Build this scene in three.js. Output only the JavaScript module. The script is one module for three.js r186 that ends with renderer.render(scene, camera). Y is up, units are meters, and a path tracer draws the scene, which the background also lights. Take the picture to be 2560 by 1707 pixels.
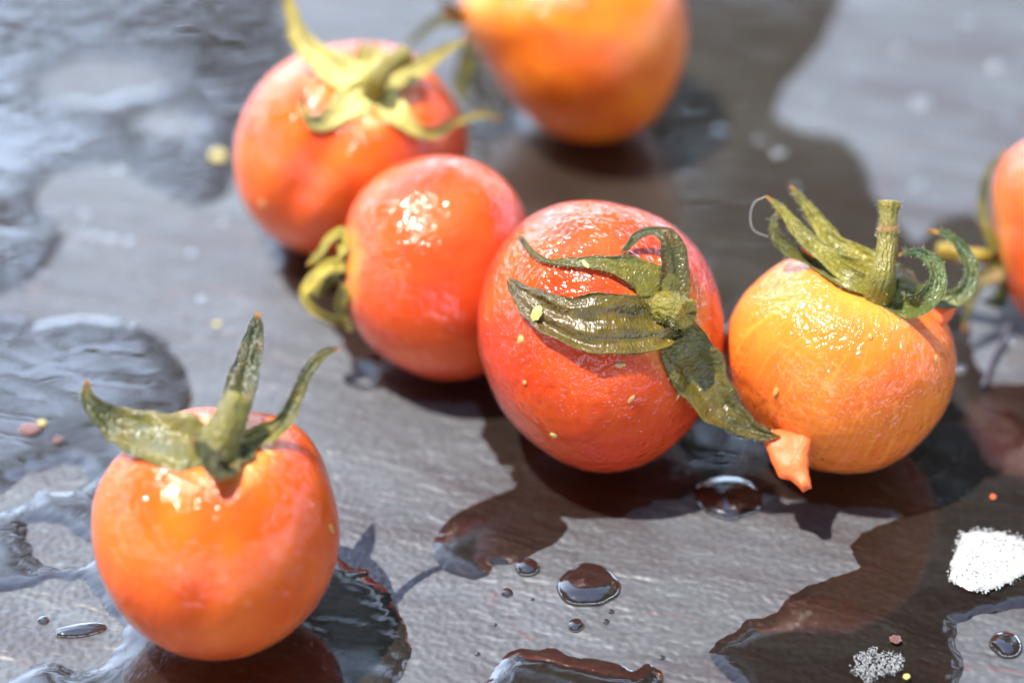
import * as THREE from 'three';
import { mergeGeometries } from 'three/addons/utils/BufferGeometryUtils.js';

// ---------------------------------------------------------------- camera, sky, sun, exposure
const MM = 0.001, PITCH = 38 * Math.PI / 180, DIST = 355, FOV = 14;      // lengths below are millimetres, baked to metres
const scene = new THREE.Scene();
const camera = new THREE.PerspectiveCamera(FOV, 2560 / 1707, 0.02, 200);
const CAM = new THREE.Vector3(0, DIST * Math.sin(PITCH), DIST * Math.cos(PITCH));
camera.position.copy(CAM).multiplyScalar(MM);
camera.lookAt(0, 0, 0);
camera.focus = 0.314;
camera.userData.fStop = 8.8;
camera.updateMatrixWorld(true);

const renderer = new THREE.WebGLRenderer({ antialias: true });
renderer.toneMapping = THREE.LinearToneMapping;
renderer.toneMappingExposure = 2.7;
renderer.shadowMap.enabled = true;

const toSun = new THREE.Vector3(-0.34, 0.935, 0.03).normalize();
const sun = new THREE.DirectionalLight(new THREE.Color().setRGB(1.0, 0.955, 0.88), 5);
sun.name = 'sun';
sun.position.copy(toSun).multiplyScalar(20);
sun.castShadow = true;
sun.shadow.mapSize.set(4096, 4096);
Object.assign(sun.shadow.camera, { left: -0.2, right: 0.2, top: 0.2, bottom: -0.2, near: 1, far: 40 });
scene.add(sun, sun.target);

const clamp = (x, a = 0, b = 1) => Math.min(b, Math.max(a, x));
const smooth = (a, b, x) => { const t = clamp((x - a) / (b - a)); return t * t * (3 - 2 * t); };
const mix = (a, b, t) => a + (b - a) * t;
{ // a hazy blue summer sky: pale towards the horizon, a broad soft aureole round the sun
  const W = 512, H = 256, d = new Float32Array(W * H * 4);
  for (let j = 0; j < H; j++) for (let i = 0; i < W; i++) {
    const el = ((j + 0.5) / H - 0.5) * Math.PI, az = ((i + 0.5) / W - 0.5) * 2 * Math.PI;
    const v = [Math.cos(el) * Math.cos(az), Math.sin(el), Math.cos(el) * Math.sin(az)];
    const s = Math.max(0, v[0] * toSun.x + v[1] * toSun.y + v[2] * toSun.z);
    const h = 1 - smooth(0.35, 0.95, Math.max(0, v[1])), a = 0.3 * Math.pow(s, 12);
    const c = [0.18 + 1.95 * h + a, 0.3 + 2.35 * h + a, 0.6 + 2.9 * h + a];
    const k = (j * W + i) * 4;
    for (let q = 0; q < 3; q++) d[k + q] = el < 0 ? [0.16, 0.17, 0.12][q] : c[q];
    d[k + 3] = 1;
  }
  const t = new THREE.DataTexture(d, W, H, THREE.RGBAFormat, THREE.FloatType);
  t.mapping = THREE.EquirectangularReflectionMapping; t.magFilter = t.minFilter = THREE.LinearFilter; t.needsUpdate = true;
  scene.background = t; scene.environment = t;
}

// ---------------------------------------------------------------- helpers
let seed = 7;
const rnd = () => { seed = (seed * 1664525 + 1013904223) >>> 0; return seed / 4294967296; };
const V = (x, y, z) => new THREE.Vector3(x, y, z);
const mix3 = (a, b, t) => [mix(a[0], b[0], t), mix(a[1], b[1], t), mix(a[2], b[2], t)];
const PERM = (() => { const p = [...Array(256).keys()]; for (let i = 255; i > 0; i--) { const j = Math.floor(rnd() * (i + 1)); [p[i], p[j]] = [p[j], p[i]]; } return new Uint8Array([...p, ...p]); })();
const fade = (t) => t * t * t * (t * (t * 6 - 15) + 10);
const GX = new Float64Array(16), GY = new Float64Array(16), GZ = new Float64Array(16);
[[1, 1, 0], [-1, 1, 0], [1, -1, 0], [-1, -1, 0], [1, 0, 1], [-1, 0, 1], [1, 0, -1], [-1, 0, -1], [0, 1, 1], [0, -1, 1], [0, 1, -1], [0, -1, -1], [1, 1, 0], [0, -1, 1], [-1, 1, 0], [0, -1, -1]].forEach((v, i) => { GX[i] = v[0]; GY[i] = v[1]; GZ[i] = v[2]; });
function noise(x, y, z = 0, px = 0, py = 0) {                             // gradient noise, periodic in x and y where px, py are given
  const fx = Math.floor(x), fy = Math.floor(y), fz = Math.floor(z);
  let X = fx, X1 = fx + 1, Y = fy, Y1 = fy + 1;
  if (px) { X = ((X % px) + px) % px; X1 = ((X1 % px) + px) % px; Y = ((Y % py) + py) % py; Y1 = ((Y1 % py) + py) % py; }
  X &= 255; X1 &= 255; Y &= 255; Y1 &= 255;
  const Z = fz & 255, Z1 = (fz + 1) & 255;
  x -= fx; y -= fy; z -= fz;
  const u = fade(x), v = fade(y), w = fade(z), A = PERM[X], B = PERM[X1], AA = PERM[A + Y], AB = PERM[A + Y1], BA = PERM[B + Y], BB = PERM[B + Y1], x1 = x - 1, y1 = y - 1, z1 = z - 1;
  let h = PERM[AA + Z] & 15; const a = GX[h] * x + GY[h] * y + GZ[h] * z;
  h = PERM[BA + Z] & 15; const b = GX[h] * x1 + GY[h] * y + GZ[h] * z;
  h = PERM[AB + Z] & 15; const c = GX[h] * x + GY[h] * y1 + GZ[h] * z;
  h = PERM[BB + Z] & 15; const d = GX[h] * x1 + GY[h] * y1 + GZ[h] * z;
  h = PERM[AA + Z1] & 15; const e = GX[h] * x + GY[h] * y + GZ[h] * z1;
  h = PERM[BA + Z1] & 15; const f = GX[h] * x1 + GY[h] * y + GZ[h] * z1;
  h = PERM[AB + Z1] & 15; const g = GX[h] * x + GY[h] * y1 + GZ[h] * z1;
  h = PERM[BB + Z1] & 15; const i = GX[h] * x1 + GY[h] * y1 + GZ[h] * z1;
  const p = a + (b - a) * u, q = c + (d - c) * u, r = e + (f - e) * u, t = g + (i - g) * u, m = p + (q - p) * v;
  return m + (r + (t - r) * v - m) * w;
}
const fbm = (x, y, z, n = 4) => { let s = 0, a = 0.5; for (let i = 0; i < n; i++) { s += a * noise(x, y, z); x *= 2.03; y *= 2.01; z *= 2.02; a *= 0.5; } return s; };
const srgb = (c) => Math.round(255 * clamp(c <= 0.0031308 ? 12.92 * c : 1.055 * Math.pow(c, 1 / 2.4) - 0.055));
function texture(W, H, fn, colour, repeat) {                              // fn(u, v) -> linear [r, g, b] or a number
  const d = new Uint8Array(W * H * 4);
  for (let j = 0; j < H; j++) for (let i = 0; i < W; i++) {
    const c = fn((i + 0.5) / W, (j + 0.5) / H), k = (j * W + i) * 4;
    if (colour) { d[k] = srgb(c[0]); d[k + 1] = srgb(c[1]); d[k + 2] = srgb(c[2]); } else d[k] = d[k + 1] = d[k + 2] = Math.round(255 * clamp(c));
    d[k + 3] = 255;
  }
  const t = new THREE.DataTexture(d, W, H);
  t.wrapS = t.wrapT = THREE.RepeatWrapping; t.magFilter = THREE.LinearFilter; t.minFilter = THREE.LinearMipmapLinearFilter; t.generateMipmaps = true;
  if (colour) t.colorSpace = THREE.SRGBColorSpace;
  if (repeat) t.repeat.set(...repeat);
  t.needsUpdate = true;
  return t;
}
const used = {};
const numbered = (n) => { const k = used[n] = (used[n] ?? -1) + 1; return k ? `${n}_${String(k).padStart(3, '0')}` : n; };
function tag(o, label, category, group, kind) { Object.assign(o.userData, { label, category }); if (group) o.userData.group = group; if (kind) o.userData.kind = kind; return o; }
function thing(name, base, label, category, group) { const o = new THREE.Group(); o.name = numbered(name); o.position.copy(base).multiplyScalar(MM); scene.add(o); o.baseMM = base.clone(); return tag(o, label, category, group); }
function obj(name, geo, mat, parent, at) {                                // geo in world millimetres; at = the mesh's own origin
  const top = !parent, org = at ?? (parent ? parent.baseMM : V(0, 0, 0));
  geo.translate(-org.x, -org.y, -org.z); geo.scale(MM, MM, MM);
  const m = new THREE.Mesh(geo, mat); m.name = top ? numbered(name) : name; m.castShadow = m.receiveShadow = true;
  m.baseMM = org.clone();
  if (parent) m.position.copy(org).sub(parent.baseMM).multiplyScalar(MM); else m.position.copy(org).multiplyScalar(MM);
  (parent ?? scene).add(m);
  return m;
}
function structure(o) { o.userData.kind = 'structure'; return o; }
// photograph pixel (2560 x 1707) -> ray; ground(px, py, h) -> the point at height h on it
const FPX = 853.5 / Math.tan(FOV * Math.PI / 360);
const AX = V(1, 0, 0), AY = V(0, Math.cos(PITCH), -Math.sin(PITCH)), AZ = V(0, Math.sin(PITCH), Math.cos(PITCH));
const ray = (px, py) => V(0, 0, 0).addScaledVector(AX, (px - 1280) / FPX).addScaledVector(AY, -(py - 853.5) / FPX).addScaledVector(AZ, -1);
const ground = (px, py, h = 0) => { const r = ray(px, py); return CAM.clone().addScaledVector(r, (h - CAM.y) / r.y); };

// ---------------------------------------------------------------- slate
const TILE = 200, SA = Math.cos(-0.3), SB = Math.sin(-0.3);               // the grain of the slate runs at a slant
const stoneUV = (x, z) => [(x * SA - z * SB) / TILE + 0.37, (x * SB + z * SA) / TILE + 0.21];
function stoneHeight(x, z) {
  const [u, v] = stoneUV(x, z), U = u * TILE, W = v * TILE;
  let h = 0.22 * fbm(U / 38, W / 17, 3.1, 3);
  const q = fbm(U / 30 + 9, W / 9 + 4, 1.7, 3) * 3.2, f = q - Math.floor(q);
  h += 0.075 * (Math.floor(q) + smooth(0.42, 0.58, f));                    // riven ledges
  return h;
}
const streak = (u, v, fx, fy, z) => noise(u * fx, v * fy, z, fx, fy);
const slateField = (u, v) => {
  const wob = 0.012 * streak(u, v, 9, 12, 2.2) + 0.004 * streak(u, v, 30, 40, 8.2);
  const w = v + wob;
  const band = 0.7 * streak(u, w, 5, 22, 0.3) + 0.6 * streak(u, w, 15, 52, 4.4) + 0.35 * streak(u, w, 34, 105, 9.4);
  const fib = streak(u, w, 60, 200, 1.1) + 0.7 * streak(u, w, 118, 250, 6.1);
  const fine = streak(u, v, 250, 250, 3.9) ;
  const vein = 1 - Math.abs(streak(u, w, 4, 15, 7.7) * 2.0);
  return { band, fib, fine, vein, blot: streak(u, v, 7, 9, 5.5) };
};
const slateMap = texture(2048, 2048, (u, v) => {
  const { band, fib, fine, vein, blot } = slateField(u, v);
  let c = [0.047, 0.0485, 0.053];
  c = mix3(c, [0.036, 0.032, 0.035], smooth(0.0, 0.6, band + blot * 0.6));          // purplish layers
  c = mix3(c, [0.058, 0.062, 0.069], smooth(0.05, 0.6, -band - 0.3 * blot));                         // blue-grey layers
  c = mix3(c, [0.062, 0.034, 0.035], 0.7 * smooth(0.93, 0.995, vein) * smooth(-0.2, 0.3, fib));     // maroon hair veins
  c = mix3(c, [0.15, 0.155, 0.165], 0.42 * smooth(0.3, 1.0, fib) * smooth(-0.25, 0.3, -blot - 0.4 * band));                     // pale mica fibres
  c = mix3(c, [0.028, 0.026, 0.028], 0.5 * smooth(0.25, 0.9, -fib));
  const g = 1 + 0.3 * fine;
  return [c[0] * g, c[1] * g, c[2] * g];
}, true);
const slateBump = texture(2048, 2048, (u, v) => { const { band, fib, fine } = slateField(u, v); return 0.5 + 0.36 * band + 0.08 * fib + 0.1 * fine; }, false);
const slateMat = new THREE.MeshPhysicalMaterial({ map: slateMap, bumpMap: slateBump, bumpScale: 0.0007, roughness: 0.5, ior: 1.5 });
{
  const axis = (lo, hi) => { const a = [-600, -450, -330, -240, -180]; for (let x = lo; x <= hi; x += 0.6) a.push(x); return [...a, 180, 240, 330, 450, 600]; };
  const xs = axis(-96, 96), zs = axis(-126, 96), nx = xs.length, nz = zs.length;
  const pos = [], uv = [], idx = [];
  for (const z of zs) for (const x of xs) { pos.push(x, stoneHeight(x, z), z); uv.push(...stoneUV(x, z)); }
  for (let j = 0; j < nz - 1; j++) for (let i = 0; i < nx - 1; i++) { const a = j * nx + i, b = a + 1, c = a + nx, d = c + 1; idx.push(a, c, b, b, c, d); }
  const g = new THREE.BufferGeometry();
  g.setAttribute('position', new THREE.Float32BufferAttribute(pos, 3)); g.setAttribute('uv', new THREE.Float32BufferAttribute(uv, 2)); g.setIndex(idx); g.computeVertexNormals();
  const side = new THREE.BoxGeometry(1200, 18, 1200).translate(0, -10, 0);
  const suv = side.attributes.uv; for (let i = 0; i < suv.count; i++) suv.setXY(i, suv.getX(i) * 6, suv.getY(i) * 6);
  structure(tag(obj('slate_slab', mergeGeometries([g, side]), slateMat), 'grey riven slate slab with purple streaks under the tomatoes', 'slate'));
  const lawn = new THREE.MeshStandardMaterial({ map: texture(256, 256, (u, v) => { const n = streak(u, v, 40, 40, 1) * 0.4 + streak(u, v, 9, 9, 2) * 0.4; return [0.05 + 0.02 * n, 0.085 + 0.03 * n, 0.025 + 0.01 * n]; }, true, [60, 60]), roughness: 0.95 });
  structure(tag(obj('ground', new THREE.PlaneGeometry(80000, 80000).rotateX(-Math.PI / 2).translate(0, -19.2, 0), lawn), 'mown green lawn round the slate slab', 'lawn'));
}

// ---------------------------------------------------------------- tomatoes
const filmBump = texture(1024, 512, (u, v) => {
  const a = streak(u, v, 26, 13, 1.3), b = streak(u, v, 60, 30, 2.7), c = streak(u, v, 130, 65, 4.9), d = streak(u, v, 240, 120, 8.3);
  return 0.5 + 0.10 * a + 0.13 * b + 0.2 * c * (0.5 + a) + 0.17 * d * (0.5 + b);
}, false, [1, 1]);
const GOLD = [0.78, 0.36, 0.05];
function fleshTexture(spec, W, H) {
  return texture(W, H, (u, v) => {
    const ps = u * 2 * Math.PI, th = (1 - v) * Math.PI, s = Math.sin(th), d = [s * Math.cos(ps), Math.cos(th), s * Math.sin(ps)], o = spec.seed * 7.13;
    const b = fbm(d[0] * 1.3 + o, d[1] * 1.3, d[2] * 1.3, 3) * 1.7, m = fbm(d[0] * 4 + o, d[1] * 2.2 + 3, d[2] * 4, 3) * 1.6, f = noise(d[0] * 26 + o, d[1] * 18, d[2] * 26);
    const line = noise(Math.cos(ps) * 13 + o + 0.35 * m, Math.sin(ps) * 13, d[1] * 1.3 + 0.3 * f), vein = smooth(0.84, 1.0, 1 - Math.abs(line) * 2.2);
    let c = mix3(spec.deep, spec.pale, smooth(-0.8, 0.8, b + 0.35 * m));
    c = mix3(c, GOLD, (spec.vein ?? 0.05) * vein * smooth(0.35, 0.8, s));
    c = mix3(c, GOLD, 0.5 * smooth(0.55, 0.25, th + 0.12 * m));                      // paler shoulder round the calyx
    for (const [p0, amp, w] of spec.furrows ?? []) { let q = ps - p0; q -= 2 * Math.PI * Math.round(q / (2 * Math.PI)); c = mix3(c, [spec.deep[0] * 0.95, spec.deep[1] * 0.5, spec.deep[2]], Math.min(0.45, amp * 6) * Math.exp(-Math.pow(q * s / (w * 0.8), 2)) * smooth(2.4, 1.0, th)); }   // redder flesh along the seams
    return [c[0] * (1 + 0.03 * f), c[1] * (1 + 0.06 * f), c[2] * (1 + 0.05 * f)];
  }, true);
}
const filmMat = new THREE.MeshPhysicalMaterial({ color: 0xffffff, transmission: 1, thickness: 0, roughness: 0.15, ior: 1.38, bumpMap: filmBump, bumpScale: 0.0008 });
const filmFine = filmMat.clone(); filmFine.bumpScale = 0.00055;
const fleshRough = (map) => new THREE.MeshPhysicalMaterial({ map, roughness: 0.95, transmission: 0.16, thickness: 0, specularIntensity: 0.08 });
const sepalBump = texture(256, 512, (u, v) => 0.5 + 0.26 * streak(u, v, 44, 7, 1.5) + 0.2 * streak(u, v, 60, 24, 2.5) + 0.14 * streak(u, v, 150, 110, 3.5), false);
const sepalMat = new THREE.MeshPhysicalMaterial({ vertexColors: true, bumpMap: sepalBump, bumpScale: 0.0005, roughness: 0.34, ior: 1.42 });
const seedMat = new THREE.MeshPhysicalMaterial({ color: new THREE.Color().setRGB(0.38, 0.31, 0.08), roughness: 0.35, transmission: 0, ior: 1.4 });

function outlineTable(pts, cx, cy, R) {                                   // silhouette radius by angle, in units of R
  const a = pts.map(([x, y]) => [Math.atan2(-(y - cy), x - cx), Math.hypot(x - cx, y - cy) / R]).sort((p, q) => p[0] - q[0]);
  const n = a.length, N = 360, t = new Float32Array(N);
  for (let i = 0; i < N; i++) {
    const ph = -Math.PI + (i / N) * 2 * Math.PI;
    let k = a.findIndex((p) => p[0] > ph); if (k < 0) k = n;
    const p = a[(k - 1 + n) % n], q = a[k % n], lo = p[0] - (k === 0 ? 2 * Math.PI : 0), hi = q[0] + (k === n ? 2 * Math.PI : 0);
    t[i] = mix(p[1], q[1], (ph - lo) / (hi - lo));
  }
  let out = t;
  for (let pass = 0; pass < 3; pass++) { const b = new Float32Array(N); for (let i = 0; i < N; i++) { let s = 0; for (let j = -7; j <= 7; j++) s += out[(i + j + N) % N]; b[i] = s / 15; } out = b; }
  return (ph) => { const f = ((ph + Math.PI) / (2 * Math.PI)) * N, i = Math.floor(f); return mix(out[(i + N) % N], out[(i + 1) % N], f - i); };
}
const tomatoes = [];
function tomato(spec) {
  const { cx, cy } = spec, R = spec.R;
  const S = outlineTable(spec.outline, cx, cy, R);
  const stem = V(...spec.stem).normalize();                               // in view axes: right, up, towards the camera
  const e1 = V(0, 0, 1).addScaledVector(stem, -stem.z).normalize(), e2 = V().crossVectors(stem, e1);
  const shape = (d) => {                                                  // radius in units of R for a unit direction in view axes
    const rho2 = d.x * d.x + d.y * d.y;
    let r = 1 + (S(Math.atan2(d.y, d.x)) - 1) * Math.pow(rho2, 0.8);
    const ct = clamp(d.dot(stem), -1, 1), th = Math.acos(ct), ps = Math.atan2(d.dot(e2), d.dot(e1));
    r -= (spec.dimple ?? 0.06) * Math.exp(-Math.pow(th / 0.42, 2));
    for (const [p0, amp, w] of spec.furrows ?? []) { let q = ps - p0; q -= 2 * Math.PI * Math.round(q / (2 * Math.PI)); r -= amp * Math.exp(-Math.pow(q * Math.sin(th) / w, 2)) * smooth(2.5, 0.9, th) * smooth(0.25, 0.8, th); }
    for (const [x, y, z, amp, w] of spec.dents ?? []) { const q = Math.hypot(d.x - x, d.y - y, d.z - z); r += amp * Math.exp(-q * q / (w * w)); }
    const o = spec.seed * 3.7;
    r += 0.018 * fbm(d.x * 1.7 + o, d.y * 1.7, d.z * 1.7, 2) + (spec.lump ?? 0.006) * fbm(d.x * 7 + o, d.y * 7, d.z * 7, 3);
    return r;
  };
  const frame = (t) => { const C = CAM.clone().addScaledVector(ray(cx, cy), t), n = CAM.clone().sub(C).normalize(), r = AX.clone().addScaledVector(n, -n.x).normalize(), u = V().crossVectors(n, r); return { C, n, r, u, k: t * ray(cx, cy).length() / FPX / Math.sqrt(1 + (Math.pow(cx - 1280, 2) + Math.pow(cy - 853.5, 2)) / FPX / FPX) }; };
  let lo = 200, hi = 500, F;
  const dirs = []; for (let i = 0; i < 900; i++) { const y = -1 + 0.9 * i / 900, a = i * 2.39996, q = Math.sqrt(1 - y * y); dirs.push(V(q * Math.cos(a), y, q * Math.sin(a))); }
  for (let it = 0; it < 30; it++) {                                       // the distance at which it rests on the slate
    F = frame((lo + hi) / 2);
    let m = 1e9; for (const w of dirs) { const d = V(w.dot(F.r), w.dot(F.u), w.dot(F.n)); m = Math.min(m, F.C.y + w.y * shape(d) * R * F.k); }
    if (m > -0.12) lo = (lo + hi) / 2; else hi = (lo + hi) / 2;
  }
  const { C, n, r, u, k } = F, toWorld = (d) => V(0, 0, 0).addScaledVector(r, d.x).addScaledVector(u, d.y).addScaledVector(n, d.z);
  const radius = (w) => shape(V(w.dot(r), w.dot(u), w.dot(n)).normalize()) * R * k;
  const T = { spec, C, n, r, u, k, R: R * k, radius, stem: toWorld(stem), base: V(C.x, 0, C.z) };
  T.off = (px, py, zpx) => C.clone().addScaledVector(r, (px - cx) * k).addScaledVector(u, -(py - cy) * k).addScaledVector(n, zpx * k);
  T.surf = (px, py, lift = 0) => {
    let z = R * 1.5, p;
    for (let i = 0; i < 400; i++, z -= R * 0.006) { p = T.off(px, py, z); const d = p.clone().sub(C), l = d.length(); if (l < radius(d.divideScalar(l)) + lift) break; }
    return z < -0.9 * R ? T.off(px, py, 0) : p;
  };
  T.push = (p, lift) => { const d = p.clone().sub(C), l = d.length(); d.divideScalar(l); const m = radius(d) + lift; return l < m ? C.clone().addScaledVector(d, m) : p; };
  T.group = thing('tomato', T.base, spec.label, 'tomato', 'peeled cherry tomatoes on the slate');
  // flesh and the film of juice on it: a grid round the stem axis
  const a0 = T.stem, b1 = toWorld(e1), b2 = toWorld(e2), NU = 240, NV = 150, pos = [], uv = [], idx = [];
  for (let j = 0; j <= NV; j++) for (let i = 0; i <= NU; i++) {
    const th = Math.PI * j / NV, ps = 2 * Math.PI * i / NU, w = V(0, 0, 0).addScaledVector(a0, Math.cos(th)).addScaledVector(b1, Math.sin(th) * Math.cos(ps)).addScaledVector(b2, Math.sin(th) * Math.sin(ps));
    const p = C.clone().addScaledVector(w, radius(w)); pos.push(p.x, p.y, p.z); uv.push(i / NU, 1 - j / NV);
  }
  for (let j = 0; j < NV; j++) for (let i = 0; i < NU; i++) { const a = j * (NU + 1) + i, b = a + 1, c = a + NU + 1, d = c + 1; if (j) idx.push(a, b, c); if (j < NV - 1) idx.push(b, d, c); }
  const g = new THREE.BufferGeometry();
  g.setAttribute('position', new THREE.Float32BufferAttribute(pos, 3)); g.setAttribute('uv', new THREE.Float32BufferAttribute(uv, 2)); g.setIndex(idx); g.computeVertexNormals();
  { const N = g.attributes.normal; for (let j = 0; j <= NV; j++) { const a = j * (NU + 1), b = a + NU, m = V(N.getX(a) + N.getX(b), N.getY(a) + N.getY(b), N.getZ(a) + N.getZ(b)).normalize(); N.setXYZ(a, m.x, m.y, m.z); N.setXYZ(b, m.x, m.y, m.z); } }
  const flip = g.attributes.normal, t0 = V(pos[3 * 40 * (NU + 1)], pos[3 * 40 * (NU + 1) + 1], pos[3 * 40 * (NU + 1) + 2]).sub(C);
  if (t0.dot(V(flip.getX(40 * (NU + 1)), flip.getY(40 * (NU + 1)), flip.getZ(40 * (NU + 1)))) < 0) { for (let i = 0; i < idx.length; i += 3) [idx[i], idx[i + 1]] = [idx[i + 1], idx[i]]; g.setIndex(idx); for (let i = 0; i < flip.count; i++) flip.setXYZ(i, -flip.getX(i), -flip.getY(i), -flip.getZ(i)); }
  const flesh = obj('flesh', g, fleshRough(fleshTexture(spec, spec.tex ?? 768, (spec.tex ?? 768) / 2)), T.group, C);
  const film = new THREE.Mesh(g, spec.wrinkled ? filmMat : filmFine); film.name = 'juice_film'; film.position.copy(flesh.position); film.scale.setScalar(1.007); film.castShadow = film.receiveShadow = true; T.group.add(film);
  for (const s of spec.sepals) sepal(T, s);
  for (const s of spec.stems ?? []) stalk(T, s);
  tomatoes.push(T);
  return T;
}
const OLIVE = [0.085, 0.074, 0.010], GREEN = [0.034, 0.038, 0.008], BROWN = [0.052, 0.026, 0.006], YELLOW = [0.21, 0.165, 0.016], TIP = [0.27, 0.11, 0.018];
function point(T, c) { return c[4] === undefined ? T.surf(c[0], c[1], (c[3] ?? 2) * T.k) : T.off(c[0], c[1], c[4]); }
// rows r0..r1 of a ring mesh as a geometry of its own (normals kept from the whole)
function rows(g, ring, r0, r1, closed = []) {
  const out = new THREE.BufferGeometry(), idx = [];
  for (const k of ['position', 'normal', 'uv', 'color']) { const a = g.attributes[k]; out.setAttribute(k, new THREE.BufferAttribute(a.array.slice(r0 * ring * a.itemSize, (r1 + 1) * ring * a.itemSize), a.itemSize)); }
  for (let i = 0; i < r1 - r0; i++) for (let j = 0; j < ring; j++) { const a = i * ring + j, b = i * ring + (j + 1) % ring, c = a + ring, d = b + ring; g.userData.flip ? idx.push(a, b, c, b, d, c) : idx.push(a, c, b, b, c, d); }
  if (closed.includes(0)) for (let j = 1; j < ring - 1; j++) idx.push(0, j, j + 1);
  if (closed.includes(1)) { const e = (r1 - r0) * ring; for (let j = 1; j < ring - 1; j++) idx.push(e, e + j + 1, e + j); }
  out.setIndex(idx); return out;
}
const hairShape = new THREE.ConeGeometry(1, 1, 4, 1, true).translate(0, 0.5, 0);
const hairMat = new THREE.MeshPhysicalMaterial({ color: new THREE.Color().setRGB(0.42, 0.40, 0.24), roughness: 0.35 });
function hairs(g, parent, n, T) {                                         // fine hairs standing on a sepal or a stem
  const P = g.attributes.position, Q = g.attributes.normal, im = new THREE.InstancedMesh(hairShape, hairMat, n), m = new THREE.Matrix4(), q = new THREE.Quaternion(), up = V(0, 1, 0);
  for (let i = 0; i < n; i++) {
    const k = Math.floor(rnd() * P.count), p = V().fromBufferAttribute(P, k), d = V().fromBufferAttribute(Q, k).add(V(rnd() - 0.5, rnd() - 0.5, rnd() - 0.5).multiplyScalar(0.9)).normalize(), L = mix(0.25, 0.85, rnd() * rnd());
    p.add(V(rnd() - 0.5, rnd() - 0.5, rnd() - 0.5).multiplyScalar(0.12)).sub(parent.baseMM); q.setFromUnitVectors(up, d); m.compose(p.multiplyScalar(MM), q, V(0.016 * MM, L * MM, 0.016 * MM)); im.setMatrixAt(i, m);
  }
  im.name = 'hair'; im.userData.kind = 'stuff'; im.castShadow = im.receiveShadow = true; parent.add(im);
}
// a sepal: control points [px, py, width px, lift px | -, depth px towards the camera from the tomato's centre]
function sepal(T, s) {
  const pts = s.pts.map((c) => point(T, c)), curve = new THREE.CatmullRomCurve3(pts, false, 'centripetal'), N = 48, M = 14;
  const last = s.pts.length - 1, P = curve.getPoints(N * 4), pos = [], uv = [], col = [], idx = [], o = (s.seed ?? pts[0].x * 3.3 + pts[last].z) % 50;
  const at = (t) => curve.getPoint(t), ring = 2 * M;
  for (let i = 0; i <= N; i++) {
    const t = i / N, f = t * last, q = Math.min(last - 1, Math.floor(f)), wd = mix(s.pts[q][2], s.pts[q + 1][2], smooth(0, 1, f - q)) * T.k * (1 + 0.1 * noise(t * 9, o, 0)) * (i === N ? 0.3 : 1);
    const p = at(t), tan = at(Math.min(1, t + 0.01)).sub(at(Math.max(0, t - 0.01))).normalize();
    const out = p.clone().sub(T.C).normalize().multiplyScalar(s.radial ?? 0.6).addScaledVector(T.n, 1 - (s.radial ?? 0.6)); if (s.up) out.add(V(...s.up));
    const side = V().crossVectors(tan, out).normalize(); if (s.twist) side.applyAxisAngle(tan, s.twist * t);
    const nor = V().crossVectors(side, tan).normalize(), th = Math.min(0.30, 0.26 * wd + 0.06) * (s.thick ?? 1), cup = (s.cup ?? 0.22) * wd;
    for (let j = 0; j < ring; j++) {
      const a = 2 * Math.PI * j / ring, x = Math.cos(a), y = Math.sin(a);
      const rib = 0.10 * th * Math.cos(x * 9 + o) + 0.3 * th * Math.exp(-x * x * 30) * (y > 0 ? -1 : 1);
      const edge = 1 + 0.07 * noise(t * 22 + o, x > 0 ? 3 : 8, 1.5);
      let v = p.clone().addScaledVector(side, x * wd / 2 * edge).addScaledVector(nor, y * th * Math.sqrt(Math.max(0.12, 1 - x * x * 0.75)) / 2 + cup * x * x + (y > 0 ? rib : 0) + 0.10 * wd * noise(t * 6 + o, x * 1.6, 4.4) + (s.fold ?? 0.025) * wd * Math.cos(x * 8.5 + o + 2.5 * noise(t * 4, o, 7.7)));
      v = T.push(v, 0.08 + 0.09 * (y > 0 ? 1 : 0) + (s.gap ?? 0));
      pos.push(v.x, v.y, v.z); uv.push(j / ring * 0.4, t * 1.2 + o);
      const n1 = fbm(v.x * 0.33 + o, v.y * 0.33, v.z * 0.33, 3) * 1.9, n2 = noise(v.x * 1.7, v.y * 1.7 + o, v.z * 1.7), vein = 0.5 + 0.5 * Math.cos(x * 16 + 2 * n1);
      let c = mix3(s.base ?? OLIVE, s.dark ?? GREEN, smooth(-0.3, 0.6, n1 + 0.5 * t + 0.25 * vein - 0.2));
      c = mix3(c, BROWN, (s.brown ?? 0.4) * smooth(0.0, 0.7, n2 * 0.6 - n1 + 0.3 * vein));
      c = mix3(c, s.gold ?? YELLOW, (s.yellow ?? 0.25) * smooth(0.55, 0.0, t + 0.3 * n2));
      c = mix3(c, TIP, smooth(0.90, 1.0, t + 0.05 * n2));
      col.push(...c.map((h) => h * (1 + 0.3 * n2)));
    }
  }
  for (let i = 0; i < N; i++) for (let j = 0; j < ring; j++) { const a = i * ring + j, b = i * ring + (j + 1) % ring, c = a + ring, d = b + ring; idx.push(a, c, b, b, c, d); }
  for (let j = 1; j < ring - 1; j++) { idx.push(0, j, j + 1); idx.push(N * ring, N * ring + j + 1, N * ring + j); }
  const g = new THREE.BufferGeometry();
  g.setAttribute('position', new THREE.Float32BufferAttribute(pos, 3)); g.setAttribute('uv', new THREE.Float32BufferAttribute(uv, 2)); g.setAttribute('color', new THREE.Float32BufferAttribute(col, 3)); g.setIndex(idx); g.computeVertexNormals();
  const tip = rows(g, ring, N - 4, N, [1]), blade = rows(g, ring, 0, N - 4, [0]), o2 = obj('sepal', blade.clone(), sepalMat, T.group);
  obj('withered_tip', tip, sepalMat, o2);
  if (T.spec.hair) hairs(blade, o2, T.spec.hair, T);
  return o2;
}
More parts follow.
